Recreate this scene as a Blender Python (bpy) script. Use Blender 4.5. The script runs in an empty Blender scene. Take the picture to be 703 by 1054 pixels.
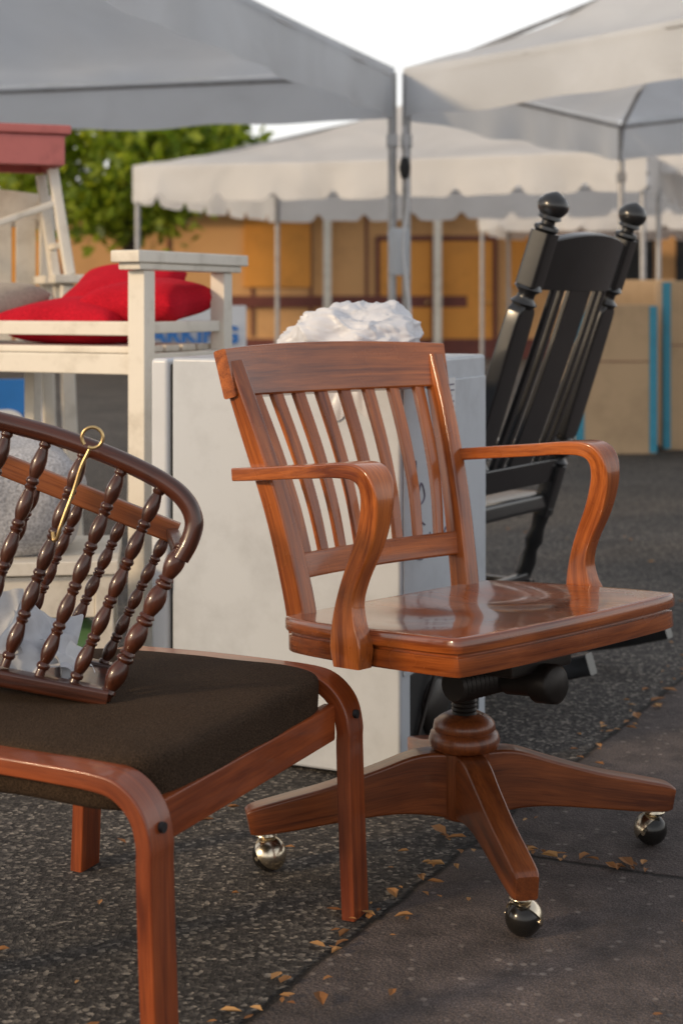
import bpy, bmesh, math, random
import numpy as np
from mathutils import Vector, Matrix, noise as mn
random.seed(7); rng=np.random.default_rng(7)
S=bpy.context.scene
V=Vector
# ---------------------------------------------------------------- helpers
def link(o,parent=None):
    S.collection.objects.link(o)
    if parent is not None: o.parent=parent
    return o
def empty(name,loc=(0,0,0),rz=0,parent=None,rot=None):
    e=bpy.data.objects.new(name,None); e.empty_display_size=.1
    e.location=loc; e.rotation_euler=rot if rot else (0,0,rz)
    return link(e,parent)
def mk(name,verts,faces,mat,parent=None,gc=None,smooth=True,ang=35):
    me=bpy.data.meshes.new(name); me.from_pydata([tuple(v) for v in verts],[],faces)
    if mat: me.materials.append(mat)
    if gc is not None:
        a=me.attributes.new('gc','FLOAT_VECTOR','POINT')
        a.data.foreach_set('vector',np.array(gc,dtype=np.float32).ravel())
    if smooth:
        me.polygons.foreach_set('use_smooth',[True]*len(me.polygons))
        me.set_sharp_from_angle(angle=math.radians(ang))
    me.update()
    return link(bpy.data.objects.new(name,me),parent)
def wn(o):
    m=o.modifiers.new('wn','WEIGHTED_NORMAL'); m.keep_sharp=True; m.weight=90; return o
def cr(pts,n=8):
    P=[np.array(p,float) for p in pts]
    P=[2*P[0]-P[1]]+P+[2*P[-1]-P[-2]]
    out=[]
    for i in range(1,len(P)-2):
        for k in range(n):
            t=k/n; a,b,c,d=P[i-1:i+3]
            out.append(.5*((2*b)+(-a+c)*t+(2*a-5*b+4*c-d)*t*t+(-a+3*b-3*c+d)*t**3))
    out.append(P[-2]); return out
def sweep(name,pts,side,mat,parent=None,n=8,cham=.16,smoothpath=True,rnd=0):
    R=cr(pts,n) if smoothpath else [np.array(p,float) for p in pts]
    side=V(side).normalized(); verts=[];gc=[];faces=[]
    off=rng.uniform(0,20,3); s=0
    if rnd: sec=[(math.cos(a)*.5,math.sin(a)*.5) for a in np.linspace(0,2*math.pi,rnd,endpoint=False)]
    else: sec=None
    for i,r in enumerate(R):
        p=V(r[:3]); a=V(R[max(i-1,0)][:3]); b=V(R[min(i+1,len(R)-1)][:3])
        T=(b-a).normalized(); sd=(side-T*side.dot(T)).normalized(); N=T.cross(sd)
        w,t=r[3],r[4]
        if i: s+=(p-V(R[i-1][:3])).length
        if sec: q=[(x*w,y*t) for x,y in sec]
        else:
            c=min(w,t)*cham; c2=c*.3
            q=[]
            for sx,sy in ((1,1),(-1,1),(-1,-1),(1,-1)):
                k=[(sx*(w/2),sy*(t/2-c)),(sx*(w/2-c2),sy*(t/2-c2)),(sx*(w/2-c),sy*(t/2))]
                if sx*sy<0: k=k[::-1]
                q+=k
        for x,y in q:
            verts.append(p+sd*x+N*y); gc.append((s+off[0],x+off[1],y+off[2]))
    m=len(q)
    for i in range(len(R)-1):
        for j in range(m):
            k=(j+1)%m
            faces.append((i*m+j,i*m+k,(i+1)*m+k,(i+1)*m+j))
    faces.append(tuple(range(m))[::-1]); faces.append(tuple((len(R)-1)*m+j for j in range(m)))
    o=mk(name,verts,faces,mat,parent,gc,ang=50)
    if not sec: wn(o)
    return o
def box(name,size,loc,mat,parent=None,bev=.004,rot=(0,0,0),seg=2):
    bm=bmesh.new(); bmesh.ops.create_cube(bm,size=1)
    for v in bm.verts: v.co=V((v.co.x*size[0],v.co.y*size[1],v.co.z*size[2]))
    if bev>0: bmesh.ops.bevel(bm,geom=bm.edges[:],offset=bev,segments=seg,profile=.5,affect='EDGES')
    off=rng.uniform(0,20,3); ax=int(np.argmax(size)); o=[ax]+[k for k in range(3) if k!=ax]
    bm.verts.ensure_lookup_table()
    vs=[v.co.copy() for v in bm.verts]; gc=[(v[o[0]]+off[0],v[o[1]]+off[1],v[o[2]]+off[2]) for v in vs]
    fs=[tuple(v.index for v in f.verts) for f in bm.faces]; bm.free()
    ob=mk(name,vs,fs,mat,parent,gc,ang=40); ob.location=loc; ob.rotation_euler=rot
    if bev>0: wn(ob)
    return ob
def lathe(name,A,B,prof,mat,parent=None,seg=16):
    A=V(A);B=V(B);ax=(B-A);L=ax.length;ax.normalize()
    u=ax.orthogonal().normalized();w=ax.cross(u);off=rng.uniform(0,20,3)
    vs=[];gc=[];fs=[]
    for t,r in prof:
        for k in range(seg):
            a=2*math.pi*k/seg
            vs.append(A+ax*(t*L)+(u*math.cos(a)+w*math.sin(a))*r)
            gc.append((t*L+off[0],math.cos(a)*r+off[1],math.sin(a)*r+off[2]))
    for i in range(len(prof)-1):
        for k in range(seg):
            j=(k+1)%seg; fs.append((i*seg+k,i*seg+j,(i+1)*seg+j,(i+1)*seg+k))
    fs.append(tuple(range(seg))[::-1]); fs.append(tuple((len(prof)-1)*seg+k for k in range(seg)))
    return mk(name,vs,fs,mat,parent,gc,ang=50)
def cyl(name,A,B,r,mat,parent=None,seg=16): return lathe(name,A,B,[(0,r),(1,r)],mat,parent,seg)
def tube(name,pts,r,mat,parent=None,n=8):
    return sweep(name,[tuple(p)+(2*r,2*r) for p in pts],(0.31,.17,.93),mat,parent,n=n,rnd=10)
def ball(name,c,r,mat,parent=None,sc=(1,1,1),seg=24):
    bm=bmesh.new(); bmesh.ops.create_uvsphere(bm,u_segments=seg,v_segments=seg//2,radius=r)
    vs=[V((v.co.x*sc[0],v.co.y*sc[1],v.co.z*sc[2]))+V(c) for v in bm.verts]
    fs=[tuple(v.index for v in f.verts) for f in bm.faces]; bm.free()
    return mk(name,vs,fs,mat,parent,[tuple(v) for v in vs],ang=80)
# ---------------------------------------------------------------- materials
def newmat(name):
    m=bpy.data.materials.new(name); m.use_nodes=True; nt=m.node_tree
    return m,nt,nt.nodes['Principled BSDF']
def N(nt,t,**k):
    n=nt.nodes.new(t)
    for a,b in k.items():
        if a in n.inputs.keys(): n.inputs[a].default_value=b
        else: setattr(n,a,b)
    return n
def ramp(nt,fac,stops):
    r=nt.nodes.new('ShaderNodeValToRGB'); e=r.color_ramp.elements
    while len(e)<len(stops): e.new(.5)
    for q,(p,c) in zip(e,stops): q.position=p; q.color=tuple(c)+(1,) if len(c)==3 else c
    nt.links.new(fac,r.inputs[0]); return r.outputs[0]
def wood(name,dark,light,rough=.35,coat=.2,sc=1.0,pore=.55,cr_=.07):
    m,nt,b=newmat(name); L=nt.links.new
    at=N(nt,'ShaderNodeAttribute',attribute_name='gc')
    mp=N(nt,'ShaderNodeMapping'); mp.inputs['Scale'].default_value=(2.2*sc,34*sc,34*sc); L(at.outputs['Vector'],mp.inputs[0])
    n1=N(nt,'ShaderNodeTexNoise',Scale=1.0,Detail=6.0,Roughness=.62,Distortion=.9); L(mp.outputs[0],n1.inputs['Vector'])
    mp2=N(nt,'ShaderNodeMapping'); mp2.inputs['Scale'].default_value=(14,420,420); L(at.outputs['Vector'],mp2.inputs[0])
    n2=N(nt,'ShaderNodeTexNoise',Scale=1.0,Detail=3.0); L(mp2.outputs[0],n2.inputs['Vector'])
    mid=[(d+l)/2 for d,l in zip(dark,light)]
    c=ramp(nt,n1.outputs['Fac'],[(.32,dark),(.47,mid),(.66,light)])
    mx=N(nt,'ShaderNodeMix',data_type='RGBA',blend_type='MULTIPLY'); mx.inputs[0].default_value=pore
    c2=ramp(nt,n2.outputs['Fac'],[(.35,(.5,.38,.32)),(.55,(1,1,1))])
    L(c,mx.inputs[6]); L(c2,mx.inputs[7])
    tc=N(nt,'ShaderNodeTexCoord'); n3=N(nt,'ShaderNodeTexNoise',Scale=7.0,Detail=4.0); L(tc.outputs['Object'],n3.inputs['Vector'])
    mx2=N(nt,'ShaderNodeMix',data_type='RGBA',blend_type='MULTIPLY'); mx2.inputs[0].default_value=.6
    c3=ramp(nt,n3.outputs['Fac'],[(.3,(.58,.48,.42)),(.6,(1,1,1))]); L(mx.outputs[2],mx2.inputs[6]); L(c3,mx2.inputs[7])
    L(mx2.outputs[2],b.inputs['Base Color'])
    rr=N(nt,'ShaderNodeMapRange'); rr.inputs[3].default_value=rough-.08; rr.inputs[4].default_value=rough+.15
    L(n3.outputs['Fac'],rr.inputs[0]); L(rr.outputs[0],b.inputs['Roughness'])
    b.inputs['Coat Weight'].default_value=coat; b.inputs['Coat Roughness'].default_value=cr_
    bp=N(nt,'ShaderNodeBump',Strength=.15,Distance=.001); L(n2.outputs['Fac'],bp.inputs['Height']); L(bp.outputs[0],b.inputs['Normal'])
    return m
def paint(name,col,rough=.5,var=.15,dirt=None,scale=6,bump=.1,metal=0,fine=60,coat=0):
    m,nt,b=newmat(name); L=nt.links.new
    tc=N(nt,'ShaderNodeTexCoord')
    n=N(nt,'ShaderNodeTexNoise',Scale=float(scale),Detail=7.0,Roughness=.65); L(tc.outputs['Object'],n.inputs['Vector'])
    d=dirt or [c*(1-var*2) for c in col]
    c=ramp(nt,n.outputs['Fac'],[(.28,d),(.5,[x*(1-var*.3) for x in col]),(.72,col)])
    L(c,b.inputs['Base Color']); b.inputs['Roughness'].default_value=rough; b.inputs['Metallic'].default_value=metal
    b.inputs['Coat Weight'].default_value=coat; b.inputs['Coat Roughness'].default_value=.15
    n2=N(nt,'ShaderNodeTexNoise',Scale=float(fine),Detail=4.0); L(tc.outputs['Object'],n2.inputs['Vector'])
    bp=N(nt,'ShaderNodeBump',Strength=bump,Distance=.003); L(n2.outputs['Fac'],bp.inputs['Height']); L(bp.outputs[0],b.inputs['Normal'])
    return m
def fabric(name,col,scale=500,bump=.5,rough=.95,fleck=.25,sheen=.15):
    m,nt,b=newmat(name); L=nt.links.new
    tc=N(nt,'ShaderNodeTexCoord')
    n=N(nt,'ShaderNodeTexNoise',Scale=float(scale),Detail=2.0); L(tc.outputs['Object'],n.inputs['Vector'])
    n2=N(nt,'ShaderNodeTexNoise',Scale=8.0,Detail=4.0); L(tc.outputs['Object'],n2.inputs['Vector'])
    c=ramp(nt,n.outputs['Fac'],[(.35,[x*(1-fleck) for x in col]),(.65,[x*(1+fleck) for x in col])])
    mx=N(nt,'ShaderNodeMix',data_type='RGBA',blend_type='MULTIPLY'); mx.inputs[0].default_value=.5
    L(c,mx.inputs[6]); L(ramp(nt,n2.outputs['Fac'],[(.3,(.6,.6,.6)),(.65,(1,1,1))]),mx.inputs[7]); L(mx.outputs[2],b.inputs['Base Color'])
    b.inputs['Roughness'].default_value=rough; b.inputs['Sheen Weight'].default_value=sheen; b.inputs['Specular IOR Level'].default_value=.15
    b.inputs['Sheen Tint'].default_value=tuple(min(1,x*4) for x in col)+(1,)
    bp=N(nt,'ShaderNodeBump',Strength=bump,Distance=.002); L(n.outputs['Fac'],bp.inputs['Height']); L(bp.outputs[0],b.inputs['Normal'])
    return m
def canvas(name,col,tr=.35):
    m,nt,b=newmat(name); L=nt.links.new
    tc=N(nt,'ShaderNodeTexCoord'); n=N(nt,'ShaderNodeTexNoise',Scale=1.6,Detail=5.0,Distortion=.6); L(tc.outputs['Object'],n.inputs['Vector'])
    c=ramp(nt,n.outputs['Fac'],[(.3,[x*.88 for x in col]),(.7,col)])
    L(c,b.inputs['Base Color']); b.inputs['Roughness'].default_value=.6
    t=N(nt,'ShaderNodeBsdfTranslucent'); L(c,t.inputs[0])
    mx=N(nt,'ShaderNodeMixShader'); mx.inputs[0].default_value=tr
    L(b.outputs[0],mx.inputs[1]); L(t.outputs[0],mx.inputs[2]); L(mx.outputs[0],nt.nodes['Material Output'].inputs[0])
    bp=N(nt,'ShaderNodeBump',Strength=.7,Distance=.06); L(n.outputs['Fac'],bp.inputs['Height']); L(bp.outputs[0],b.inputs['Normal'])
    return m
M_chair=wood('chair_wood',(.17,.034,.007),(.58,.165,.032),.24,.6,pore=.5,cr_=.08)
M_seat=wood('seat_wood',(.14,.029,.007),(.42,.110,.022),.22,1.0,.8,cr_=.10)
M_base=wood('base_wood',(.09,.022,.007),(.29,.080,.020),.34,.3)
M_stool=wood('stool_wood',(.14,.027,.008),(.37,.083,.019),.31,.35,pore=.4)
M_crib=wood('crib_wood',(.024,.007,.003),(.11,.028,.011),.28,.5)
M_crib2=wood('crib_rail_wood',(.16,.040,.011),(.36,.11,.03),.35,.3)
M_tan=wood('pale_wood',(.35,.2,.09),(.55,.34,.17),.5,.1)
M_black=paint('black_paint',(.014,.014,.015),.28,.25,scale=10,bump=.05,coat=.5)
M_white=paint('white_paint',(.78,.73,.64),.45,.12,dirt=(.55,.50,.42),scale=9)
M_fridge=paint('fridge_enamel',(.56,.60,.65),.32,.05,dirt=(.45,.48,.52),scale=5,bump=.05,fine=240)
M_door=paint('fridge_door',(.64,.67,.71),.3,.05,scale=4,bump=.03)
M_dark=paint('dark_plastic',(.012,.012,.013),.55,.2)
M_iron=paint('black_iron',(.035,.030,.027),.42,.3,metal=.6)
M_rubber=paint('caster_rubber',(.012,.011,.010),.18,.1,bump=0)
M_brass=paint('brass',(.70,.50,.24),.32,.2,metal=1,scale=30,bump=.03)
M_chrome=paint('worn_nickel',(.80,.70,.54),.24,.25,metal=1,scale=40,bump=.04)
M_steel=paint('galvanised',(.42,.42,.43),.4,.2,metal=.5,scale=12)
M_cush=fabric('dark_brown_fabric',(.046,.029,.018),450,.9,fleck=.5,sheen=.05)
M_red=fabric('red_fabric',(.52,.010,.025),300,.3)
M_beige=fabric('beige_fabric',(.40,.33,.26),300,.3)
M_fade=paint('faded_red_paint',(.55,.17,.16),.6,.15,scale=12)
M_grey=fabric('grey_weave',(.48,.48,.50),160,.9)
M_paper=paint('paper',(.66,.68,.72),.7,.12,scale=20)
M_green=paint('green_plastic',(.07,.15,.06),.5,.1)
M_blue=paint('blue_sign',(.02,.18,.55),.4,.1)
M_tape=paint('blue_tape',(.05,.32,.47),.5,.1)
M_signw=paint('sign_white',(.75,.76,.78),.4,.08)
M_ink=paint('ink',(.16,.14,.20),.6,.1)
M_tent=canvas('tent_canvas_grey',(.84,.88,.93),.42)
M_tent2=canvas('tent_canvas_white',(.93,.93,.93),.45)
M_card=paint('cardboard',(.58,.41,.25),.85,.12,scale=3,fine=120)
M_bag,nt,b=newmat('white_plastic_film'); b.inputs['Base Color'].default_value=(.84,.85,.89,1); b.inputs['Roughness'].default_value=.30
t=N(nt,'ShaderNodeBsdfTranslucent'); t.inputs[0].default_value=(.85,.86,.9,1)
mx=N(nt,'ShaderNodeMixShader'); mx.inputs[0].default_value=.25
nt.links.new(b.outputs[0],mx.inputs[1]); nt.links.new(t.outputs[0],mx.inputs[2]); nt.links.new(mx.outputs[0],nt.nodes['Material Output'].inputs[0])
# ---------------------------------------------------------------- ground
def ground_mat():
    m,nt,b=newmat('asphalt'); L=nt.links.new
    tc=N(nt,'ShaderNodeTexCoord'); O=tc.outputs['Object']
    big=N(nt,'ShaderNodeTexNoise',Scale=1.3,Detail=6.0,Roughness=.6); L(O,big.inputs['Vector'])
    med=N(nt,'ShaderNodeTexNoise',Scale=14.0,Detail=5.0,Roughness=.7); L(O,med.inputs['Vector'])
    vor=N(nt,'ShaderNodeTexVoronoi',Scale=140.0); L(O,vor.inputs['Vector'])
    vor2=N(nt,'ShaderNodeTexVoronoi',Scale=60.0); L(O,vor2.inputs['Vector'])
    sep=N(nt,'ShaderNodeSeparateColor'); L(vor.outputs['Color'],sep.inputs[0])
    sep2=N(nt,'ShaderNodeSeparateColor'); L(vor2.outputs['Color'],sep2.inputs[0])
    asp=ramp(nt,sep.outputs[0],[(0,(.024,.022,.022)),(.6,(.070,.065,.062)),(.88,(.15,.138,.125)),(1,(.36,.33,.29))])
    st=ramp(nt,sep2.outputs[1],[(.86,(0,0,0)),(.90,(1,1,1))])
    dd=ramp(nt,vor2.outputs['Distance'],[(.25,(1,1,1)),(.4,(0,0,0))])
    mul=N(nt,'ShaderNodeMix',data_type='RGBA',blend_type='MULTIPLY'); mul.inputs[0].default_value=1; L(st,mul.inputs[6]); L(dd,mul.inputs[7])
    a2=N(nt,'ShaderNodeMix',data_type='RGBA'); L(mul.outputs[2],a2.inputs[0]); L(asp,a2.inputs[6]); a2.inputs[7].default_value=(.26,.24,.21,1)
    fin=N(nt,'ShaderNodeTexNoise',Scale=330.0,Detail=3.0); L(O,fin.inputs['Vector'])
    slab0=ramp(nt,fin.outputs['Fac'],[(.3,(.050,.042,.041)),(.5,(.115,.098,.095)),(.72,(.23,.20,.19))])
    slabm=N(nt,'ShaderNodeMix',data_type='RGBA'); L(mul.outputs[2],slabm.inputs[0]); L(slab0,slabm.inputs[6]); slabm.inputs[7].default_value=(.26,.235,.22,1)
    slab2=N(nt,'ShaderNodeMix',data_type='RGBA',blend_type='MULTIPLY'); slab2.inputs[0].default_value=.9
    L(slabm.outputs[2],slab2.inputs[6]); L(ramp(nt,med.outputs['Fac'],[(.3,(.45,.45,.45)),(.6,(1.15,1.1,1.08))]),slab2.inputs[7])
    slab=slab2.outputs[2]
    def dist(n,c):
        dp=N(nt,'ShaderNodeVectorMath',operation='DOT_PRODUCT'); L(O,dp.inputs[0]); dp.inputs[1].default_value=n
        s=N(nt,'ShaderNodeMath',operation='SUBTRACT'); L(dp.outputs['Value'],s.inputs[0]); s.inputs[1].default_value=c
        wn_=N(nt,'ShaderNodeTexNoise',Scale=9.0,Detail=5.0); L(O,wn_.inputs['Vector'])
        w=N(nt,'ShaderNodeMath',operation='MULTIPLY_ADD'); L(wn_.outputs['Fac'],w.inputs[0]); w.inputs[1].default_value=.03; L(s.outputs[0],w.inputs[2])
        w2=N(nt,'ShaderNodeMath',operation='SUBTRACT'); L(w.outputs[0],w2.inputs[0]); w2.inputs[1].default_value=.015
        return w2.outputs[0]
    d1=dist((.885,-.465,0),-1.115); d2=dist((.415,.91,0),2.679)
    side=N(nt,'ShaderNodeMath',operation='GREATER_THAN'); L(d1,side.inputs[0]); side.inputs[1].default_value=0
    ab=N(nt,'ShaderNodeMath',operation='ABSOLUTE'); L(d1,ab.inputs[0])
    ab2=N(nt,'ShaderNodeMath',operation='ABSOLUTE'); L(d2,ab2.inputs[0])
    inv=N(nt,'ShaderNodeMath',operation='SUBTRACT'); inv.inputs[0].default_value=1; L(side.outputs[0],inv.inputs[1])
    ab3=N(nt,'ShaderNodeMath',operation='ADD'); L(ab2.outputs[0],ab3.inputs[0]); L(inv.outputs[0],ab3.inputs[1])
    mn_=N(nt,'ShaderNodeMath',operation='MINIMUM'); L(ab.outputs[0],mn_.inputs[0]); L(ab3.outputs[0],mn_.inputs[1])
    gv=ramp(nt,mn_.outputs[0],[(.003,(0,0,0)),(.009,(1,1,1))])
    base=N(nt,'ShaderNodeMix',data_type='RGBA'); L(side.outputs[0],base.inputs[0]); L(a2.outputs[2],base.inputs[6]); L(slab,base.inputs[7])
    tone=N(nt,'ShaderNodeMix',data_type='RGBA',blend_type='MULTIPLY'); tone.inputs[0].default_value=1
    L(base.outputs[2],tone.inputs[6]); L(ramp(nt,big.outputs['Fac'],[(.3,(.55,.55,.55)),(.7,(1.2,1.16,1.12))]),tone.inputs[7])
    g=N(nt,'ShaderNodeMix',data_type='RGBA',blend_type='MULTIPLY'); g.inputs[0].default_value=.85
    L(tone.outputs[2],g.inputs[6]); L(gv,g.inputs[7]); L(g.outputs[2],b.inputs['Base Color'])
    b.inputs['Roughness'].default_value=.8; b.inputs['Specular IOR Level'].default_value=.35
    hh=N(nt,'ShaderNodeMath',operation='MULTIPLY_ADD'); L(gv,hh.inputs[0]); hh.inputs[1].default_value=2.0; L(vor.outputs['Distance'],hh.inputs[2])
    h2=N(nt,'ShaderNodeMath',operation='ADD'); L(hh.outputs[0],h2.inputs[0]); L(fin.outputs['Fac'],h2.inputs[1])
    bp=N(nt,'ShaderNodeBump',Strength=.8,Distance=.003); L(h2.outputs[0],bp.inputs['Height']); L(bp.outputs[0],b.inputs['Normal'])
    return m
mk('ground',[(-150,-60,0),(150,-60,0),(150,250,0),(-150,250,0)],[(0,1,2,3)],ground_mat(),smooth=False)

# ---------------------------------------------------------------- swivel armchair
ch=empty('wooden_swivel_armchair',(.247,2.7525,0),.748)
up=empty('tilting_upper',(0,0,.38),parent=ch,rot=(-.0708,0,0))
def z_(p,dz=-.38): return (p[0],p[1],p[2]+dz)+tuple(p[3:])
def usweep(name,pts,side,mat,**k): return sweep(name,[z_(p) for p in pts],side,mat,up,**k)
def seat():
    W,y0,y1=.2875,-.215,.225
    nx,ny=61,51; vs=[];gc=[];fs=[]
    def outline(a,b):
        x=a*W*(1-.08*max(b,0)**2); y=(y0+y1)/2+b*(y1-y0)/2
        y-= .012*(1-a*a)*(1 if b<0 else 0)*(-b)
        k=(abs(a)*abs(b))**10; x*=1-.022*k; y=(y0+y1)/2+(y-(y0+y1)/2)*(1-.03*k)
        return x,y
    for j in range(ny):
        for i in range(nx):
            a=-1+2*i/(nx-1); b=-1+2*j/(ny-1); x,y=outline(a,b)
            dip=0
            for sx in (-.11,.11): dip+=.010*math.exp(-((x-sx)/.10)**2-((y-.03)/.14)**2)
            dip+=.004*math.exp(-(x/.2)**2-((y-.05)/.16)**2)
            vs.append((x,y,.456-dip-.38)); gc.append((y+5,x+3,.1))
    for j in range(ny-1):
        for i in range(nx-1):
            q=j*nx+i; fs.append((q,q+1,q+nx+1,q+nx))
    loop=[i for i in range(nx)]+[j*nx+nx-1 for j in range(1,ny)]+[(ny-1)*nx+i for i in range(nx-2,-1,-1)]+[j*nx for j in range(ny-2,0,-1)]
    prev=loop; base=[vs[i] for i in loop]
    prof=[(.003,-.0015),(.005,-.005),(.0055,-.020),(.004,-.024),(-.004,-.026),(-.005,-.030),(.000,-.032),(.001,-.058),(-.001,-.061),(-.03,-.062)]
    for o,dz in prof:
        cur=[]
        for k,p in enumerate(base):
            q=V(base[(k+1)%len(base)])-V(base[k-1]); nn=V((q.y,-q.x,0)).normalized()
            cur.append(len(vs)); vs.append((p[0]+nn.x*o,p[1]+nn.y*o,.456-.38+dz)); gc.append((p[0]+p[1],dz,.3+ o))
        for k in range(len(base)):
            l=(k+1)%len(base); fs.append((prev[k],cur[k],cur[l],prev[l]))
        prev=cur
    fs.append(tuple(prev))
    mk('seat',vs,fs,M_seat,up,gc,ang=50)
seat()
for s,nm in ((-1,'near'),(1,'far')):
    usweep('back_post_'+nm,[(s*.212,.228,.405,.036,.050),(s*.218,.238,.50,.036,.048),(s*.232,.262,.64,.036,.045),(s*.250,.300,.78,.034,.042),(s*.264,.338,.905,.034,.034)],(1,0,0),M_chair)
    usweep('arm_'+nm,[(s*.262,.335,.703,.030,.024),(s*.264,.27,.705,.036,.024),(s*.270,.18,.709,.042,.024),(s*.282,.08,.713,.052,.024),(s*.291,.01,.716,.060,.025),
        (s*.295,-.038,.713,.060,.028),(s*.297,-.060,.695,.052,.034),(s*.298,-.062,.658,.040,.041),(s*.298,-.044,.605,.032,.042),(s*.300,-.012,.548,.030,.037),(s*.302,.006,.505,.030,.040),(s*.304,.010,.465,.032,.056),(s*.306,.006,.43,.034,.072),(s*.306,.006,.395,.032,.062)],(1,0,0),M_chair,n=6,cham=.12)
tr=[]
for k in range(9):
    x=-.287+.574*k/8; c=1-(x/.287)**2
    tr.append((x,.330+.040*c,.886+.006*c,.090+.010*c,.028))
usweep('top_rail',tr,(0,.21,.98),M_chair,n=4)
lr=[]
for k in range(7):
    x=-.222+.444*k/6; c=1-(x/.222)**2
    lr.append((x,.246+.028*c,.533,.046,.026))
usweep('lower_rail',lr,(0,.15,.99),M_chair,n=4)
for k in range(8):
    a=-1+2*k/7; xb=a*.172; xt=a*.216
    cb=1-(xb/.222)**2; ct=1-(xt/.285)**2
    yb=.246+.028*cb; yt=.322+.040*ct
    usweep('back_slat_%d'%(k+1),[(xb,yb,.54,.019,.013),(xb+(xt-xb)*.33,yb+(yt-yb)*.22-.004,.64,.022,.012),(xb+(xt-xb)*.66,yb+(yt-yb)*.55-.004,.74,.025,.012),(xt,yt,.855,.026,.013)],(1,0,0),M_chair,n=5)
box('tilt_mechanism',(.16,.30,.040),(0,.01,.372-.38),M_iron,up,.008)
box('mounting_bar',(.38,.050,.024),(0,-.10,.382-.38),M_iron,up,.004)
box('mounting_bar_rear',(.38,.050,.024),(0,.13,.382-.38),M_iron,up,.004)
lathe('tension_spring',(-.11,-.03,.335-.38),(.11,-.03,.335-.38),[(t/40,.026+.004*(t%2)) for t in range(41)],M_iron,up)
lathe('tension_knob',(0,-.06,.330-.38),(0,-.17,.335-.38),[(0,.024),(.6,.024),(.62,.034),(.95,.034),(1,.028)],M_iron,up)
by=.041
lathe('column',(0,by,.20),(0,by,.385),[(t/48,.021+.0022*(t%2)) for t in range(49)],M_iron,ch,20)
lathe('column_collar',(0,by,.315),(0,by,.375),[(0,.030),(.2,.040),(.8,.044),(1,.040)],M_iron,ch,20)
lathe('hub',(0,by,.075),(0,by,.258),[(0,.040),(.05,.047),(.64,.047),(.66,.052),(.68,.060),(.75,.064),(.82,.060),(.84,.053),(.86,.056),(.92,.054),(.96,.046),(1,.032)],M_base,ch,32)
for k in range(4):
    a=.1729-.748+k*math.pi/2
    d=V((math.cos(a),math.sin(a),0)); sd=V((-d.y,d.x,0))
    pts=[]
    for r,zc,w,h in ((.02,.135,.052,.115),(.08,.140,.050,.108),(.15,.130,.046,.084),(.24,.112,.044,.066),(.32,.098,.043,.058),(.372,.090,.042,.050),(.388,.087,.036,.040)):
        pts.append((d.x*r,by+d.y*r,zc,w,h))
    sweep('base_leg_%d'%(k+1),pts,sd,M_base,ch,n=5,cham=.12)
    c=V((d.x*.356,by+d.y*.356,0))
    cyl('caster_stem_%d'%(k+1),c+V((0,0,.045)),c+V((0,0,.072)),.009,M_chrome,ch)
    lathe('caster_cup_%d'%(k+1),c+V((0,0,.058)),c+V((0,0,.067)),[(0,.016),(.5,.020),(1,.018)],M_chrome,ch,20)
    t=V((math.cos(a+2.3),math.sin(a+2.3),0)); cc=c+t*.006+V((0,0,.029))
    ball('caster_ball_%d'%(k+1),cc,.029,M_rubber,ch)
    ax=(t*.75+V((0,0,.62))).normalized()
    prof=[(math.sin(q)*.5+.0, .0315*math.cos(q)) for q in np.linspace(0.12,1.45,10)]
    lathe('caster_hood_%d'%(k+1),cc,cc+ax*.063,prof,M_chrome,ch,24)
    cyl('caster_axle_%d'%(k+1),cc-ax.cross(V((0,0,1))).normalized()*.032,cc+ax.cross(V((0,0,1))).normalized()*.032,.004,M_chrome,ch)

# ---------------------------------------------------------------- footstool
fs_=empty('bentwood_footstool',(-.339,2.357,0),-.43)
for s,nm in ((-1,'front'),(1,'rear')):
    y=s*.30; w,t=.058,.024; X=.25; Z=.378; r=.075
    pts=[(-X-.01,y,0,w,t),(-X-.004,y,.15,w,t),(-X,y,Z-r-.03,w,t)]
    for q in (0,30,60,90): 
        a=math.radians(q); pts.append((-X+r-r*math.cos(a),y,Z-r+r*math.sin(a),w,t))
    pts+= [(-.09,y,Z+.003,w,t),(.0,y,Z+.004,w,t),(.09,y,Z+.003,w,t)]
    for q in (90,60,30,0):
        a=math.radians(q); pts.append((X-r+r*math.cos(a),y,Z-r+r*math.sin(a),w,t))
    pts+= [(X,y,Z-r-.03,w,t),(X+.004,y,.15,w,t),(X+.01,y,0,w,t)]
    sweep('bent_leg_frame_'+nm,pts,(0,1,0),M_stool,fs_,n=5,cham=.13)
for s in (-1,1):
    box('side_rail_%s'%('left' if s<0 else 'right'),(.022,.55,.058),(s*.226,0,.315),M_stool,fs_,.004)
    for yy in (-.3,.3):
        cyl('bolt',(s*.258,yy,.325),(s*.2645,yy,.325),.007,M_dark,fs_)
box('cross_slat',(.44,.04,.02),(0,0,.30),M_stool,fs_)
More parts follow.
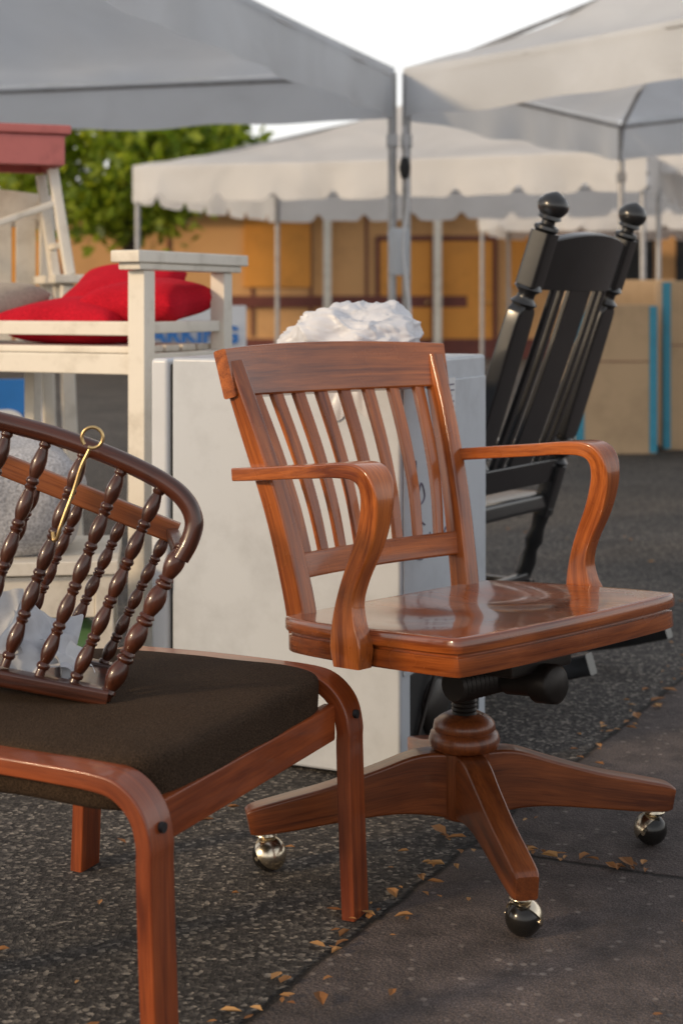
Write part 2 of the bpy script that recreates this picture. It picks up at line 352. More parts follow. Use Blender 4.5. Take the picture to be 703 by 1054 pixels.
def pillow(name,size,loc,rot,mat,parent=None,p=4.0,amp=.01,sub=26,pinch=.0,seed=0):
    bm=bmesh.new(); bmesh.ops.create_cube(bm,size=2); bmesh.ops.subdivide_edges(bm,edges=bm.edges[:],cuts=sub,use_grid_fill=True)
    vs=[]
    for v in bm.verts:
        c=v.co; 
        if pinch:
            e=(1-abs(c.x)**2.6)*(1-abs(c.y)**2.6); th=max(e,0)**.42
            k=abs(c.x*c.y)**3
            x=c.x*(1-.08*(1-c.y*c.y)-.07*k); y=c.y*(1-.08*(1-c.x*c.x)-.07*k); z=c.z*(th*.96+.04)
        else:
            n=(abs(c.x)**p+abs(c.y)**p+abs(c.z)**p)**(1/p); m_=max(abs(c.x),abs(c.y),abs(c.z)); x,y,z=c*(m_/n)
            z+= .12*(1-c.x*c.x)*(1-c.y*c.y)*(1 if c.z>0 else -.3)*abs(c.z)
        q=V((x*size[0]/2,y*size[1]/2,z*size[2]/2))
        q+=V(mn.noise_vector(q*9+V((seed,0,0))))*amp
        vs.append(q)
    f=[tuple(v.index for v in f.verts) for f in bm.faces]; bm.free()
    o=mk(name,vs,f,mat,parent,ang=70); o.location=loc; o.rotation_euler=rot; return o
pillow('seat_cushion',(.475,.575,.088),(-.004,.0,.362),(0,0,0),M_cush,fs_,p=7,amp=.004,sub=34)

# ---------------------------------------------------------------- spindle crib
cb=empty('spindle_doll_crib',(-.349,2.27,.418),0)
Zk=.958
rail=[(-.40,.0,.44),(-.234,.0,.430),(-.149,.0,.412),(-.064,0,.388),(.021,0,.355),(.085,0,.322),(.118,0,.294),(.132,0,.262),(.126,0,.232),(.112,0,.205)]
def lean(x,y,z): return (x,y+.10*z,z*Zk)
sweep('curved_top_rail',[lean(*p)+(.032,.028) for p in rail],(0,1,0),M_crib,cb,n=6,rnd=14)
def spin(name,A,B,r=.0115,parent=cb,mat=M_crib,beads=5):
    pr=[(0,r*.6),(.03,r*.6)]
    unit=[(0,.58),(.04,.80),(.09,.86),(.13,.78),(.17,.60),(.20,.66),(.30,.84),(.42,.96),(.52,.98),(.62,.94),(.74,.80),(.84,.66),(.88,.60),(.92,.74),(.96,.80)]
    for i in range(beads):
        for u,q in unit: pr.append((.035+.93*(i+u)/beads,r*q))
    pr+=[(.968,r*.6),(1,r*.6)]
    lathe(name,A,B,pr,mat,parent,14)
spin('end_spindle',lean(.122,0,.235),lean(.004,0,-.005),.0155,beads=4)
for i,(a,b) in enumerate([((-.043,.014),(.085,.32)),((-.092,.028),(.028,.35)),((-.142,.043),(-.028,.376)),((-.192,.05),(-.085,.393)),((-.24,.055),(-.142,.41)),((-.29,.06),(-.20,.425))]):
    spin('spindle_%d'%(i+1),lean(a[0],0,a[1]),lean(b[0],0,b[1]),.0118,beads=5)
def beam(name,A,B,w,t,side,mat,parent,cham=.2): return sweep(name,[tuple(A)+(w,t),tuple(B)+(w,t)],side,mat,parent,smoothpath=False,cham=cham)
beam('bottom_rail',(-.40,.0,.075),(.010,.0,-.002),.030,.024,(0,1,0),M_crib,cb)
beam('bottom_board',(-.40,.075,.070),(.0,.075,.0),.15,.010,(0,1,0),M_crib,cb)
beam('rear_rail',(-.42,.165,.415),(.092,.165,.212),.020,.034,(0,1,0),M_crib2,cb)
beam('rear_bottom_rail',(-.40,.155,.075),(-.01,.155,.0),.026,.022,(0,1,0),M_crib,cb)
for i in range(6):
    t=i/5; A=V((-.36+.335*t,.155,.065-.062*t)); x=A.x+.105; zt=.415-(x+.42)*.396
    spin('rear_spindle_%d'%(i+1),A,(x,.165,zt),.0105,beads=5)
beam('end_rail',lean(.112,0,.215),(.085,.165,.212),.020,.02,(0,0,1),M_crib,cb)
def sheet(name,w,h,loc,rot,mat,parent=None,amp=.012,fr=14,n=24,seed=0,curl=0):
    vs=[];f=[]
    for j in range(n+1):
        for i in range(n+1):
            x=(i/n-.5)*w;y=(j/n-.5)*h
            z=amp*mn.noise(V((x*fr+seed,y*fr,seed)))*1.5+curl*(x/w)**2
            vs.append((x,y,z))
    for j in range(n):
        for i in range(n):
            q=j*(n+1)+i; f.append((q,q+1,q+n+2,q+n+1))
    o=mk(name,vs,f,mat,parent,ang=180); o.location=loc; o.rotation_euler=rot; return o
sheet('paper_tag',.11,.13,(-.095,.075,.065),(.7,.3,.5),M_paper,cb,.03,24,seed=3)
sheet('paper_sheet',.12,.10,(-.18,.06,.085),(.9,-.3,-.3),M_paper,cb,.03,24,seed=8)
sheet('paper_scrap',.07,.07,(-.06,.06,.045),(.6,.2,.9),M_signw,cb,.02,30,seed=11)
hk=empty('brass_hook',(-.349,2.235,.405))
ring=[]
for k in range(15):
    a=math.radians(-115+k*24); ring.append((-.008+.0150*math.cos(a),.0,.392+.0150*math.sin(a)))
tube('hook_eye',ring,.0026,M_brass,hk,n=4)
tube('hook_shaft',[(-.012,0,.375),(-.024,0,.350),(-.034,.0,.318),(-.046,-.003,.285),(-.054,-.004,.262),(-.058,-.002,.248),(-.064,.004,.244),(-.066,.006,.256)],.0028,M_brass,hk,n=5)

# ---------------------------------------------------------------- mini fridge
fr=empty('mini_fridge',(-.045,3.563,0),-.433)
box('cabinet',(.545,.52,.862),(.031,0,.439),M_fridge,fr,.008,seg=3)
box('door',(.045,.515,.857),(-.2755,0,.4395),M_door,fr,.010,seg=3)
box('door_gasket',(.012,.49,.83),(-.2475,0,.44),M_dark,fr,.002)
for sx in (-.2,.25):
    for sy in (-.2,.2): cyl('foot',(sx,sy,0),(sx,sy,.03),.018,M_dark,fr)
box('compressor_bay',(.006,.42,.17),(.302,.0,.13),M_dark,fr,.002)
ball('compressor',(.305,-.08,.12),.07,M_iron,fr,sc=(.35,1,.9))
tube('condenser_pipe',[(.31,-.2,.06),(.32,-.1,.2),(.315,.0,.19),(.32,.1,.07),(.31,.19,.18)],.005,M_iron,fr)
box('rear_panel_frame',(.004,.50,.60),(.3055,.0,.52),M_fridge,fr,.002)
box('spec_label',(.0015,.085,.13),(.3085,-.0,.76),M_signw,fr,0)
for k in range(9): box('label_line_%d'%k,(.0012,.065 if k%3 else .04,.003),(.3098,-.0,.71+.0125*k),M_ink,fr,0)
def scrib(name,pts,r=.0019): tube(name,[(.3085,a,b) for a,b in pts],r,M_ink,fr,n=6)
scrib('marker_b',[(-.19,.66),(-.185,.58),(-.16,.61),(-.14,.58),(-.165,.565),(-.185,.58)])
scrib('marker_s',[(-.14,.52),(-.17,.53),(-.18,.50),(-.14,.48),(-.15,.45),(-.19,.455)])
scrib('marker_w',[(-.11,.50),(-.10,.46),(-.07,.49),(-.05,.46),(-.01,.50),(.02,.46),(.06,.48)])
# ---------------------------------------------------------------- bag
def bagmesh():
    bm=bmesh.new(); bmesh.ops.create_icosphere(bm,subdivisions=6,radius=1)
    vs=[]
    rd=lambda p:math.exp(-(mn.noise(p)/.075)**2)
    for v in bm.verts:
        c=v.co.normalized()
        q=V((c.x*.148,c.y*.12,c.z*.080))
        if c.z<0: q.z*=.45
        p=c+V(mn.noise_vector(c*1.2))*.25
        low=mn.noise(c*1.7+V((5,2,1)))*.030+mn.noise(c*3.6+V((1,7,1)))*.014
        r1=rd(p*1.7+V((2,0,0)))*.0085
        r2=rd(p*3.3+V((9,0,4)))*.0048
        r3=mn.noise(p*9)*.0022
        q+=c*(low+r1+r2+r3); vs.append(q+V((0,0,.033)))
    f=[tuple(v.index for v in f.verts) for f in bm.faces]; bm.free(); return vs,f
bg=empty('white_plastic_bag',(.025,3.37,.87),-.3)
vs,f=bagmesh(); mk('bag_body',vs,f,M_bag,bg,ang=180)
vs2=[];n=50
for j in range(n+1):
    for i in range(n+1):
        u=i/n-.5; v=j/n
        w=.20*(1-.45*v*v); x=.02+u*w; ln=.20
        s=v*ln; 
        if s<.07: y=-.055-s*.9; z=.03-s*.3
        else: y=-.118-.006*math.sin(9*v); z=.009-(s-.07)*.95
        k=mn.noise(V((x*26,s*9,1)))*.014+abs(mn.noise(V((x*50,s*12,5))))*.004
        vs2.append((x,y-abs(k),z+k*.6+.012*math.sin(u*9)*v))
f2=[(j*(n+1)+i,j*(n+1)+i+1,(j+1)*(n+1)+i+1,(j+1)*(n+1)+i) for j in range(n) for i in range(n)]
mk('bag_drape',vs2,f2,M_bag,bg,ang=180)

# ---------------------------------------------------------------- rocking chair
rk=empty('black_rocking_chair',(.269,4.269,0),-2.154)
def yz(z): return .13+(z-.225)*(.32/1.0)+ .02*max(z-.8,0)
for s in (-1,1):
    x=s*.245; nm='near' if s>0 else 'far'
    A=V((x,yz(.18),.18)); B=V((x,yz(1.26),1.26))
    Lz=lambda z:(z-.18)/1.08
    lathe('post_lower_'+nm,A,A+(B-A)*Lz(.42),[(0,.018),(.35,.026),(.5,.018),(.6,.027),(.75,.02),(1,.026)],M_black,rk)
    def P(z,w,t): return (x,yz(z),z,w,t)
    sweep('post_block_low_'+nm,[P(.40,.055,.05),P(.54,.055,.05)],(1,0,0),M_black,rk,smoothpath=False)
    lathe('post_neck_low_'+nm,(x,yz(.54),.54),(x,yz(.62),.62),[(0,.024),(.15,.032),(.3,.02),(.5,.036),(.7,.02),(.85,.034),(1,.024)],M_black,rk)
    sweep('post_board_'+nm,[P(.62,.056,.04),P(.66,.088,.042),P(.94,.088,.042),P(.985,.056,.04)],(1,0,0),M_black,rk,n=4)
    lathe('post_neck_top_'+nm,(x,yz(.98),.98),(x,yz(1.04),1.04),[(0,.026),(.2,.034),(.4,.022),(.6,.022),(.8,.036),(1,.028)],M_black,rk)
    sweep('post_block_top_'+nm,[P(1.035,.062,.056),P(1.165,.062,.056)],(1,0,0),M_black,rk,smoothpath=False)
    lathe('finial_'+nm,(x,yz(1.165),1.165),(x,yz(1.262),1.262),[(0,.026),(.08,.032),(.15,.030),(.20,.017),(.28,.017),(.34,.030),(.42,.027),(.5,.034),(.62,.039),(.75,.038),(.88,.027),(.96,.013),(1,.003)],M_black,rk,20)
    rp=[]
    for k in range(13):
        y=-.46+1.02*k/12; rp.append((x,y,.026+.30*y*y,.038,.052))
    sweep('rocker_'+nm,rp,(1,0,0),M_black,rk,n=2)
    lathe('rear_leg_'+nm,(x,.14,.03),(x,yz(.20)+.0,.22),[(0,.018),(.5,.026),(1,.018)],M_black,rk)
    lathe('front_leg_'+nm,(x,-.22,.035),(x,-.22,.60),[(0,.018),(.15,.026),(.3,.017),(.45,.026),(.6,.026),(.68,.016),(.8,.026),(1,.018)],M_black,rk)
    sweep('armrest_'+nm,[(x*1.05,.27,.60,.05,.03),(x*1.1,.05,.585,.075,.03),(x*1.14,-.2,.60,.095,.032),(x*1.14,-.29,.585,.09,.032)],(1,0,0),M_black,rk)
    beam('side_stretcher_'+nm,(x,.16,.20),(x,-.22,.20),.022,.022,(1,0,0),M_black,rk)
tp=[]
for k in range(9):
    x=-.225+.45*k/8; c=1-(x/.225)**2; tp.append((x,yz(1.10)+.028*c,1.085+.012*c,.125+.03*c,.028))
sweep('crest_rail',tp,(0,.32,.95),M_black,rk,n=3)
beam('lower_back_rail',(-.23,yz(.53),.53),(.23,yz(.53),.53),.07,.026,(0,.3,.95),M_black,rk)
for x,w in ((-.150,.020),(-.105,.020),(.150,.020),(.105,.020),(0,.125)):
    sweep('back_splat',[(x,yz(.53),.53,w,.014),(x,yz(.8)+.02,.8,w,.014),(x,yz(1.05)+.025,1.05,w,.014)],(1,0,0),M_black,rk,n=4)
pillow('seat',(.56,.52,.055),(0,-.04,.425),(.06,0,0),M_black,rk,p=8,amp=.001,sub=16)
beam('front_stretcher',(-.24,-.22,.24),(.24,-.22,.24),.024,.024,(0,0,1),M_black,rk)
beam('rear_stretcher',(-.24,.14,.22),(.24,.14,.22),.024,.024,(0,0,1),M_black,rk)

# ---------------------------------------------------------------- white bench
wb=empty('white_bench',(-.5,3.9,0),-.459)
def wbx(n,s,l,b=.004): return box(n,s,l,M_white,wb,b)
D_=.39;Lb=1.45
wbx('post_front_right',(.050,.050,1.072),(0,0,.536)); wbx('post_rear_right',(.045,.045,1.072),(0,D_,.536))
wbx('post_front_left',(.050,.050,1.072),(-Lb,0,.536)); wbx('post_rear_left',(.045,.045,1.072),(-Lb,D_,.536))
wbx('arm_cap_right',(.085,D_+.15,.030),(0,D_/2,1.106)); wbx('arm_cap_left',(.085,D_+.15,.030),(-Lb,D_/2,1.106))
wbx('arm_moulding_right',(.065,D_+.11,.018),(0,D_/2,1.082)); wbx('arm_moulding_left',(.065,D_+.11,.018),(-Lb,D_/2,1.082))
wbx('side_rail_right_1',(.022,D_-.05,.030),(0,D_/2,.928)); wbx('side_rail_right_2',(.022,D_-.05,.05),(0,D_/2,.838))
wbx('side_low_stretcher',(.022,D_-.05,.03),(0,D_/2,.30))
wbx('back_rail',(Lb-.05,.022,.036),(-Lb/2,0,.926)); wbx('seat_rail',(Lb-.05,.022,.052),(-Lb/2,0,.836))
wbx('seat_rail_rear',(Lb-.05,.022,.05),(-Lb/2,D_,.836))
for k in range(5): wbx('seat_slat_%d'%(k+1),(Lb-.06,.066,.018),(-Lb/2,.035+.08*k,.872))
wbx('middle_leg',(.036,.036,.81),(-.62,D_-.02,.405))
pillow('red_cushion',(.40,.33,.13),(-.705,4.238,.942),(.04,.02,-.459),M_red,None,pinch=1,amp=.010,seed=1)
pillow('red_cushion.001',(.31,.30,.13),(-.525,4.200,.99),(.08,-.06,-.40),M_red,None,pinch=1,amp=.010,seed=5)
pillow('red_cushion.002',(.34,.32,.14),(-.64,4.43,1.00),(.55,.0,-.45),M_red,None,pinch=1,amp=.012,seed=9)
pillow('beige_cushion',(.40,.33,.14),(-1.06,4.42,.965),(.2,-.1,-.459),M_beige,None,pinch=1,amp=.012,seed=12)

# ---------------------------------------------------------------- white bar chair far left
wc=empty('white_bar_chair',(-1.20,5.25,0),.35)
for sx in (-.24,.24):
    for sy in (-.2,.2):
        sweep('leg',[(sx*1.15,sy*1.15,0,.045,.045),(sx,sy,.8,.045,.045),(sx,sy*1.1,1.05 if sy<0 else 1.36,.045,.045)],(1,0,0),M_white,wc,n=3)
    box('armrest',(.10,.52,.028),(sx,-.0,1.07),M_white,wc)
    beam('arm_brace',(sx,-.2,.82),(sx,.2,1.32),.03,.02,(1,0,0),M_white,wc)
box('seat',(.54,.48,.04),(0,0,.82),M_white,wc)
sweep('back_crest',[(-.29,.235,1.31,.12,.025),(0,.25,1.33,.13,.025),(.29,.235,1.31,.12,.025)],(0,0,1),M_white,wc,n=5)
for k in range(5): box('back_slat_%d'%k,(.07,.014,.46),(-.17+.085*k,.225,1.06),M_white,wc)
beam('footrest',(-.26,-.22,.35),(.26,-.22,.35),.03,.03,(0,0,1),M_white,wc)
# small red-topped stool stacked on the armrests of the chair
st=empty('red_topped_stool',(-1.20,5.25,1.084),.35)
for sx in (-1,1):
    for sy,yy in ((-1,-.20),(1,.10)):
        sweep('leg',[(sx*.25,yy,0,.034,.034),(sx*.20,yy*.8,.35,.034,.034)],(1,0,0),M_white,st,smoothpath=False)
    beam('side_brace',(sx*.235,-.18,.10),(sx*.235,.09,.10),.02,.02,(0,0,1),M_white,st)
beam('front_brace',(-.24,-.19,.07),(.215,-.175,.24),.022,.022,(0,1,0),M_white,st)
for k in range(5): box('seat_plank_%d'%(k+1),(.50,.072,.03),(0,-.20+.078*k,.475),M_fade,st,.006)
for yy in (-.215,.13): box('apron',(.46,.022,.10),(0,yy,.408),M_fade,st,.005)
for xx in (-.22,.22): box('apron_side',(.022,.32,.10),(xx,-.043,.408),M_fade,st,.005)

# ---------------------------------------------------------------- side table behind the crib
tb=empty('white_side_table',(-.87,3.5,0),.12)
box('top',(.74,.38,.03),(0,0,.42),M_white,tb)
for sx in (-.34,.34):
    for sy in (-.16,.16): box('leg',(.04,.04,.405),(sx,sy,.2025),M_white,tb)
box('apron',(.64,.02,.09),(0,-.16,.355),M_white,tb); box('apron_rear',(.64,.02,.09),(0,.16,.355),M_white,tb)
box('lower_shelf',(.64,.30,.02),(0,0,.20),M_white,tb)
pillow('grey_woven_pouf',(.36,.32,.24),(-.76,3.50,.55),(0,.1,.2),M_grey,None,p=3.2,amp=.012,seed=3)
pillow('green_cloth',(.20,.16,.10),(-.64,3.42,.255),(.2,.1,.2),M_green,None,p=2.5,amp=.03)

# ---------------------------------------------------------------- signs
def text(name,body,size,loc,rot,mat,parent,ext=.002,align='CENTER'):
    cu=bpy.data.curves.new(name,'FONT'); cu.body=body; cu.size=size; cu.extrude=ext; cu.align_x=align; cu.offset=.004
    o=bpy.data.objects.new(name,cu); cu.materials.append(mat); o.location=loc; o.rotation_euler=rot; return link(o,parent)
sg=empty('parking_sign',(-.74,7.6,0),.05)
for s,nm in ((1,'front'),(-1,'rear')):
    box('panel_'+nm,(.55,.02,.98),(0,-s*.16,.50),M_signw,sg,.006,rot=(-s*.22,0,0))
text('lettering','PARKING',.115,(0,-.125,.80),(math.pi/2-.22,0,0),M_blue,sg)
text('lettering_2','FOR',.10,(0,-.148,.70),(math.pi/2-.22,0,0),M_blue,sg)
text('lettering_3','200 ST',.10,(0,-.17,.60),(math.pi/2-.22,0,0),M_blue,sg)
ac=empty('blue_notice_board',(-1.36,6.2,0),.25)
box('panel',(.42,.02,.66),(0,0,.36),M_blue,ac,.005,rot=(-.2,0,0)); box('prop',(.03,.02,.66),(0,.13,.33),M_white,ac,.003,rot=(.2,0,0))
text('symbol','P',.3,(.02,-.02,.36),(math.pi/2-.2,0,0),M_signw,ac)

# ---------------------------------------------------------------- canopy tents
def tent(name,C,zb,zt,za,mat,scal=.0,pr=.02,skip=(),truss=True,ns=.03,inset=.05):
    pm=M_steel
    T=empty(name); C=[V(c).to_3d() for c in C]
    cen=sum(C,V((0,0,0)))/4
    ap=V((cen.x,cen.y,za))
    n=18
    for k in range(4):
        a=C[k]+V((0,0,zt)); b=C[(k+1)%4]+V((0,0,zt)); vs=[];idx={};f=[]
        for i in range(n+1):
            for j in range(n+1-i):
                u=i/n; v=j/n; w=1-u-v
                p=ap*u+b*v+a*w
                p.z-= .10*27*u*v*w*.5+.10*math.sin(math.pi*u)
                p.z+= .03*mn.noise(p*2.6)*(1 if i else 0)
                if i==0: p.z=zt-.02*math.sin(math.pi*v)
                idx[i,j]=len(vs); vs.append(p)
        for i in range(n):
            for j in range(n-i):
                f.append((idx[i,j],idx[i,j+1],idx[i+1,j]))
                if j<n-i-1: f.append((idx[i,j+1],idx[i+1,j+1],idx[i+1,j]))
        mk('roof_panel_%d'%(k+1),vs,f,mat,T,ang=60)
        L=(b-a).length; m=int(L/ns); vs=[];f=[]
        out=V(((b-a).y,-(b-a).x,0)).normalized()
        if out.dot(cen-C[k])>0: out=-out
        for i in range(m+1):
            t=i/m; s=t*L; p=a.lerp(b,t); sag=-.02*math.sin(math.pi*t)
            ph=(s%.62)/.62
            nt_=math.exp(-((ph-.5)/.09)**2)
            z0=zb+scal*nt_+.008*math.sin(s*7+k)
            wv=.020*math.sin(s*5.1+k)+.014*math.sin(s*11+k*2)+.05*mn.noise(V((s*2.3,k,0)))
            for q in range(6):
                r=q/5; z=(zt+sag)*(1-r)+(z0+sag*.5)*r
                vs.append((p.x+out.x*(.005+wv*r),p.y+out.y*(.005+wv*r),z))
        for i in range(m):
            for q in range(5): g=i*6+q; f.append((g,g+6,g+7,g+1))
        mk('valance_%d'%(k+1),vs,f,mat,T,ang=80)
        c=C[k]+(cen-C[k]).normalized()*inset
        if k not in skip:
            cyl('pole_%d'%(k+1),c,c+V((0,0,zt-.03)),pr,pm,T,12)
            box('foot_plate_%d'%(k+1),(.1,.1,.012),c+V((0,0,.006)),pm,T,.002)
            if truss: box('slider_%d'%(k+1),(.065,.065,.07),c+V((0,0,zt-.42)),M_steel,T,.004)
        cyl('hip_pole_%d'%(k+1),c+V((0,0,zt-.06)),V((cen.x,cen.y,za-.10)),pr*.6,pm,T,8)
        d=C[(k+1)%4]+(cen-C[(k+1)%4]).normalized()*inset
        cyl('edge_bar_%d'%(k+1),c+V((0,0,zt-.05)),d+V((0,0,zt-.05)),.012,pm,T,6)
    return T
C0=V((.300,8.94)); A_=V((-.96,.27)).normalized(); B_=V((-.31,-.95)).normalized()
tent('canopy_tent',[C0,C0+A_*3.2,C0+A_*3.2+B_*4.6,C0+B_*4.6],2.05,2.34,3.1,M_tent,skip=(2,3),pr=.025,inset=.012)
D0=V((.360,8.94)); E_=V((.6,-.8)); G_=V((.55,.835))
tent('canopy_tent.001',[D0,D0+E_*3.0,D0+E_*3.0+G_*3.1,D0+G_*3.1],2.05,2.34,3.1,M_tent,pr=.025,inset=.012)
tent('canopy_tent.002',[V((-2.14,16)),V((2.8,14.3)),V((4.1,18.1)),V((-.84,19.8))],2.02,2.40,3.25,M_tent2,scal=.09,pr=.028,truss=False)
tent('canopy_tent.003',[V((2.12,24)),V((6.6,23.2)),V((7.3,27)),V((2.9,27.4))],2.1,2.40,3.1,M_tent2,scal=.08,pr=.03,truss=False)
tent('canopy_tent.004',[V((3.05,15.2)),V((6.0,14.2)),V((7,17.2)),V((4.2,18.3))],2.25,2.55,3.3,M_tent2,scal=.05,pr=.025,truss=False)
sb=empty('tent_pole_tie',(.330,8.94,0))
lathe('strap',(0,0,1.15),(0,0,1.42),[(0,.058),(.1,.064),(.5,.060),(.9,.066),(1,.058)],M_tent,sb)
tube('guy_rope',[(.03,-.05,2.0),(.05,-.07,1.6),(.02,-.07,1.3),(.06,-.08,.9),(.03,-.07,.5)],.008,M_signw,sb)
lathe('knot',(.03,-.07,1.70),(.03,-.07,1.82),[(0,.02),(.5,.035),(1,.02)],M_dark,sb,8)

# ---------------------------------------------------------------- boxes
M_trim=paint('brown_trim',(.17,.045,.032),.6,.2,scale=3)
def cbox(name,cx,cy,w,d,h,rz,tape=True):
    e=empty(name,(cx,cy,0),rz)
    box('carton',(w,d,h),(0,0,h/2),M_card,e,.008)
    if tape:
        for sx in (-1,1):
            box('edge_tape_%d'%sx,(.045,.006,h-.02),(sx*(w/2-.024),-d/2-.003,h/2),M_tape,e,.001)
            box('edge_tape_side_%d'%sx,(.006,.045,h-.02),(sx*(w/2+.003),-d/2+.024,h/2),M_tape,e,.001)
    box('flap_seam',(w*.98,.004,.006),(0,-d/2-.002,h*.62),M_trim,e,0)
    return e
cbox('cardboard_box',1.80,10.45,.52,.5,.98,0)
cbox('cardboard_box.001',2.62,10.75,.85,.6,1.14,-.1)
cbox('cardboard_box.002',2.05,11.6,.75,.5,1.16,.05,True)

# ---------------------------------------------------------------- building
M_wall=paint('stucco_tan',(.66,.37,.16),.85,.14,scale=1.2,fine=40)
M_wall2=paint('painted_panel',(.76,.32,.05),.6,.14,scale=1.5)
M_roof=paint('roof_fascia',(.10,.05,.035),.7,.2,scale=3)
bl=empty('school_building',(0,28,0),0)
box('wall',(40,.4,2.75),(0,.2,1.375),M_wall,bl,0)
box('plinth',(40,.08,.35),(0,-.042,.175),M_trim,bl,0)
box('rail_band',(13.5,.07,.20),(-4.5,-.037,1.02),M_trim,bl,0)
box('eave',(41,.7,.16),(0,-.10,2.83),M_roof,bl,.01)
box('fascia',(41,.06,.30),(0,-.49,2.86),M_trim,bl,.01)
for x in (-9.2,-7.1,-5,-3.1,-1.6,-.55,.45,4.1,6.2,8.3): box('wall_joint',(.05,.03,2.3),(x,-.018,1.55),M_trim,bl,0)
for x in (-6,-1.15,3.6): box('panel',(1.2,.04,1.35),(x,-.024,1.95),M_wall2,bl,.005)
for x in (1.15,2.25):
    box('door_leaf',(.92,.05,2.1),(x,-.03,1.06),M_wall2,bl,.006)
    box('door_frame_top',(1.06,.08,.08),(x,-.05,2.16),M_trim,bl,0)
    for s in (-.5,.5): box('door_jamb',(.07,.08,2.12),(x+s,-.05,1.06),M_trim,bl,0)
    ball('door_knob',(x+.38,-.1,1.0),.035,M_brass,bl)
for x in (5.0,6.6,8.2):
    box('window_glass',(1.2,.03,.9),(x,-.02,1.75),M_dark,bl,0); box('window_sill',(1.3,.1,.06),(x,-.06,1.27),M_trim,bl,0)
for x in (-.25,1.7): box('veranda_post',(.14,.14,2.70),(x,-.40,1.35),M_white,bl,.01)
# ---------------------------------------------------------------- tree
def tree(name,base,h,R,nl,leaf=.11,seed=1):
    r_=np.random.default_rng(seed); T=empty(name,base)
    sweep('trunk',[(0,0,0,.34,.34),(.05,.02,h*.3,.26,.26),(-.05,.0,h*.55,.2,.2),(0,.05,h*.8,.1,.1)],(1,0,0),M_bark,T,rnd=12)
    cs=[]
    for k in range(46):
        d=r_.normal(size=3); d/=np.linalg.norm(d); q=r_.uniform(.35,1)**.5
        cs.append(np.array([d[0]*R[0]*q,d[1]*R[1]*q,h*.72+d[2]*R[2]*q]))
    for k in range(12):
        c=cs[k]; sweep('limb_%d'%k,[(0,0,h*.4,.12,.12),(c[0]*.4,c[1]*.4,h*.5+(c[2]-h*.5)*.4,.07,.07),(c[0],c[1],c[2],.02,.02)],(1,.2,.1),M_bark,T,n=4,rnd=8)
    vs=[];f=[]
    for k in range(nl):
        c=cs[r_.integers(len(cs))]; p=c+r_.normal(size=3)*np.array([.28,.28,.22])
        a=r_.normal(size=3); a/=np.linalg.norm(a); b=np.cross(a,r_.normal(size=3)); b/=np.linalg.norm(b)
        s=leaf*r_.uniform(.6,1.2); i=len(vs)
        vs+= [p-a*s,p+b*s*.55+a*s*.1,p+a*s,p-b*s*.55+a*s*.1]; f.append((i,i+1,i+2,i+3))
    mk('foliage',vs,f,M_leaf,T,smooth=False)
M_bark=paint('bark',(.07,.05,.035),.9,.3,bump=.6)
M_leaf,nt,b=newmat('leaves'); L=nt.links.new
geo=N(nt,'ShaderNodeNewGeometry'); 
c=ramp(nt,geo.outputs['Random Per Island'],[(0,(.05,.09,.012)),(.6,(.17,.25,.02)),(1,(.34,.40,.04))])
L(c,b.inputs['Base Color']); b.inputs['Roughness'].default_value=.5
t=N(nt,'ShaderNodeBsdfTranslucent'); L(ramp(nt,geo.outputs['Random Per Island'],[(0,(.22,.36,.02)),(1,(.70,.76,.06))]),t.inputs[0])
mx=N(nt,'ShaderNodeMixShader'); mx.inputs[0].default_value=.5; L(b.outputs[0],mx.inputs[1]); L(t.outputs[0],mx.inputs[2]); L(mx.outputs[0],nt.nodes['Material Output'].inputs[0])
tree('tree',(-3.35,24.6,0),4.6,(1.85,1.4,1.25),8500,.12,3)
tree('tree.001',(6.6,30.2,0),4.8,(1.5,1.2,1.2),5000,.12,5)
# ---------------------------------------------------------------- fallen leaves
vs=[];f=[]
def addleaf(x,y,s):
    a=random.uniform(0,6.28); i=len(vs); ca,sa=math.cos(a),math.sin(a); cu=random.uniform(.1,.5)*s
    pts=[(-1,0,.0),(-.35,.42,.7),(.45,.36,.8),(1,0,.2),(.5,-.38,.7),(-.3,-.45,.9),(0,0,.1)]
    for px,py,pz in pts:
        px+=random.uniform(-.12,.12); py+=random.uniform(-.12,.12)
        vs.append((x+(px*ca-py*sa)*s,y+(px*sa+py*ca)*s,.006+pz*cu+random.uniform(0,.15)*s))
    for k in range(6): f.append((i+k,i+(k+1)%6,i+6))
for k in range(230):
    if random.random()<.5:
        t=random.uniform(-.2,3.0); x=-.135+.465*t+random.gauss(0,.035); y=2.139+.885*t+random.gauss(0,.04)
    else: x=random.uniform(-1.2,1.8); y=random.uniform(1.9,7)
    addleaf(x,y,random.uniform(.005,.016))
for k in range(18):
    t=random.uniform(0,.5); addleaf(.30+.5*t+random.gauss(0,.01),2.81-.23*t+random.gauss(0,.012),random.uniform(.008,.018))
for x,y,s in ((.085,2.60,.022),(.50,2.74,.026),(.47,2.72,.018),(.37,2.77,.018),(.10,2.5,.016),(-.03,2.2,.020),(.78,3.85,.028),(.70,3.7,.024),(.83,3.95,.024),(-.75,2.5,.016),(.18,2.9,.024),(.21,2.86,.020)): addleaf(x,y,s)
M_fl,nt,b=newmat('dry_leaf'); geo=N(nt,'ShaderNodeNewGeometry')
nt.links.new(ramp(nt,geo.outputs['Random Per Island'],[(0,(.18,.07,.02)),(.6,(.38,.18,.06)),(1,(.52,.30,.12))]),b.inputs['Base Color']); b.inputs['Roughness'].default_value=.7
mk('fallen_leaves',vs,f,M_fl,None,smooth=False)

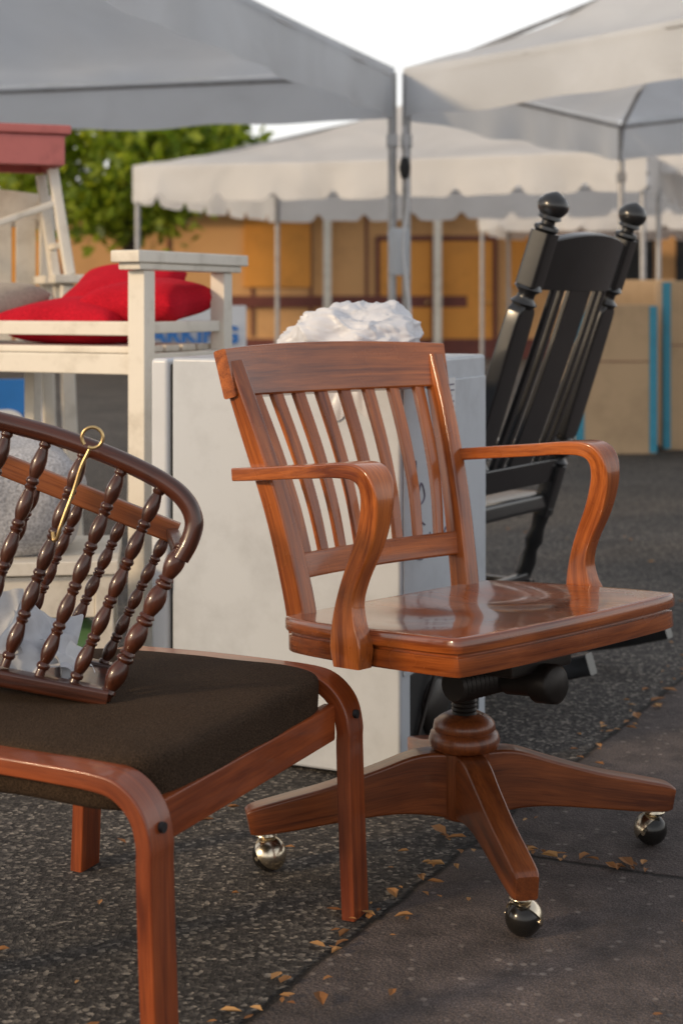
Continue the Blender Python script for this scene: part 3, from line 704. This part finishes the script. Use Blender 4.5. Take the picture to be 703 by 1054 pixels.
# ---------------------------------------------------------------- light
SE,SR=math.radians(20),math.radians(238)   # elevation; azimuth from +Y toward +X
w=bpy.data.worlds.new("World"); S.world=w; w.use_nodes=True; nt=w.node_tree
sky=nt.nodes.new('ShaderNodeTexSky'); sky.sky_type='NISHITA'; sky.sun_disc=False; sky.sun_elevation=SE; sky.sun_rotation=SR
sky.air_density=1.0; sky.dust_density=3.0; sky.ozone_density=1.0
bg=nt.nodes['Background']; bg.inputs[1].default_value=.10
mx=nt.nodes.new('ShaderNodeMix'); mx.data_type='RGBA'; mx.inputs[0].default_value=.72
tc=nt.nodes.new('ShaderNodeTexCoord'); sp=nt.nodes.new('ShaderNodeSeparateXYZ'); nt.links.new(tc.outputs['Generated'],sp.inputs[0])
cn=nt.nodes.new('ShaderNodeTexNoise'); cn.inputs['Scale'].default_value=3.0; cn.inputs['Detail'].default_value=5; nt.links.new(tc.outputs['Generated'],cn.inputs['Vector'])
cm=nt.nodes.new('ShaderNodeMath'); cm.operation='MULTIPLY_ADD'; cm.inputs[1].default_value=.16; nt.links.new(cn.outputs['Fac'],cm.inputs[0]); nt.links.new(sp.outputs[2],cm.inputs[2])
cl=ramp(nt,cm.outputs[0],[(0,(1,.98,.94)),(.36,(1,.98,.96)),(.58,(.52,.52,.53)),(1,(.44,.45,.48))])
mu=nt.nodes.new('ShaderNodeMix'); mu.data_type='RGBA'; mu.blend_type='MULTIPLY'; mu.inputs[0].default_value=1; mu.inputs[6].default_value=(14,14,14,1)
nt.links.new(cl,mu.inputs[7])
nt.links.new(sky.outputs[0],mx.inputs[6]); nt.links.new(mu.outputs[2],mx.inputs[7]); nt.links.new(mx.outputs[2],bg.inputs[0])
sd=bpy.data.lights.new('sun','SUN'); sd.energy=2.1; sd.angle=math.radians(6); sd.color=(1,.74,.46)
so=link(bpy.data.objects.new('sun',sd))
dirv=V((math.sin(SR)*math.cos(SE),math.cos(SR)*math.cos(SE),math.sin(SE)))
so.rotation_euler=dirv.to_track_quat('Z','Y').to_euler(); so.location=dirv*30
# ---------------------------------------------------------------- camera
cd=bpy.data.cameras.new('camera'); cam=link(bpy.data.objects.new('camera',cd))
cam.location=(0,0,.99); cam.rotation_euler=(math.pi/2,0,0)
cd.sensor_fit='VERTICAL'; cd.sensor_height=36; cd.lens=1603/1054*36; cd.shift_y=-215/1054; cd.clip_end=600
cd.dof.use_dof=True; cd.dof.focus_distance=2.6; cd.dof.aperture_fstop=4.5
S.camera=cam
S.view_settings.view_transform='Standard'; S.view_settings.look='None'; S.view_settings.exposure=0
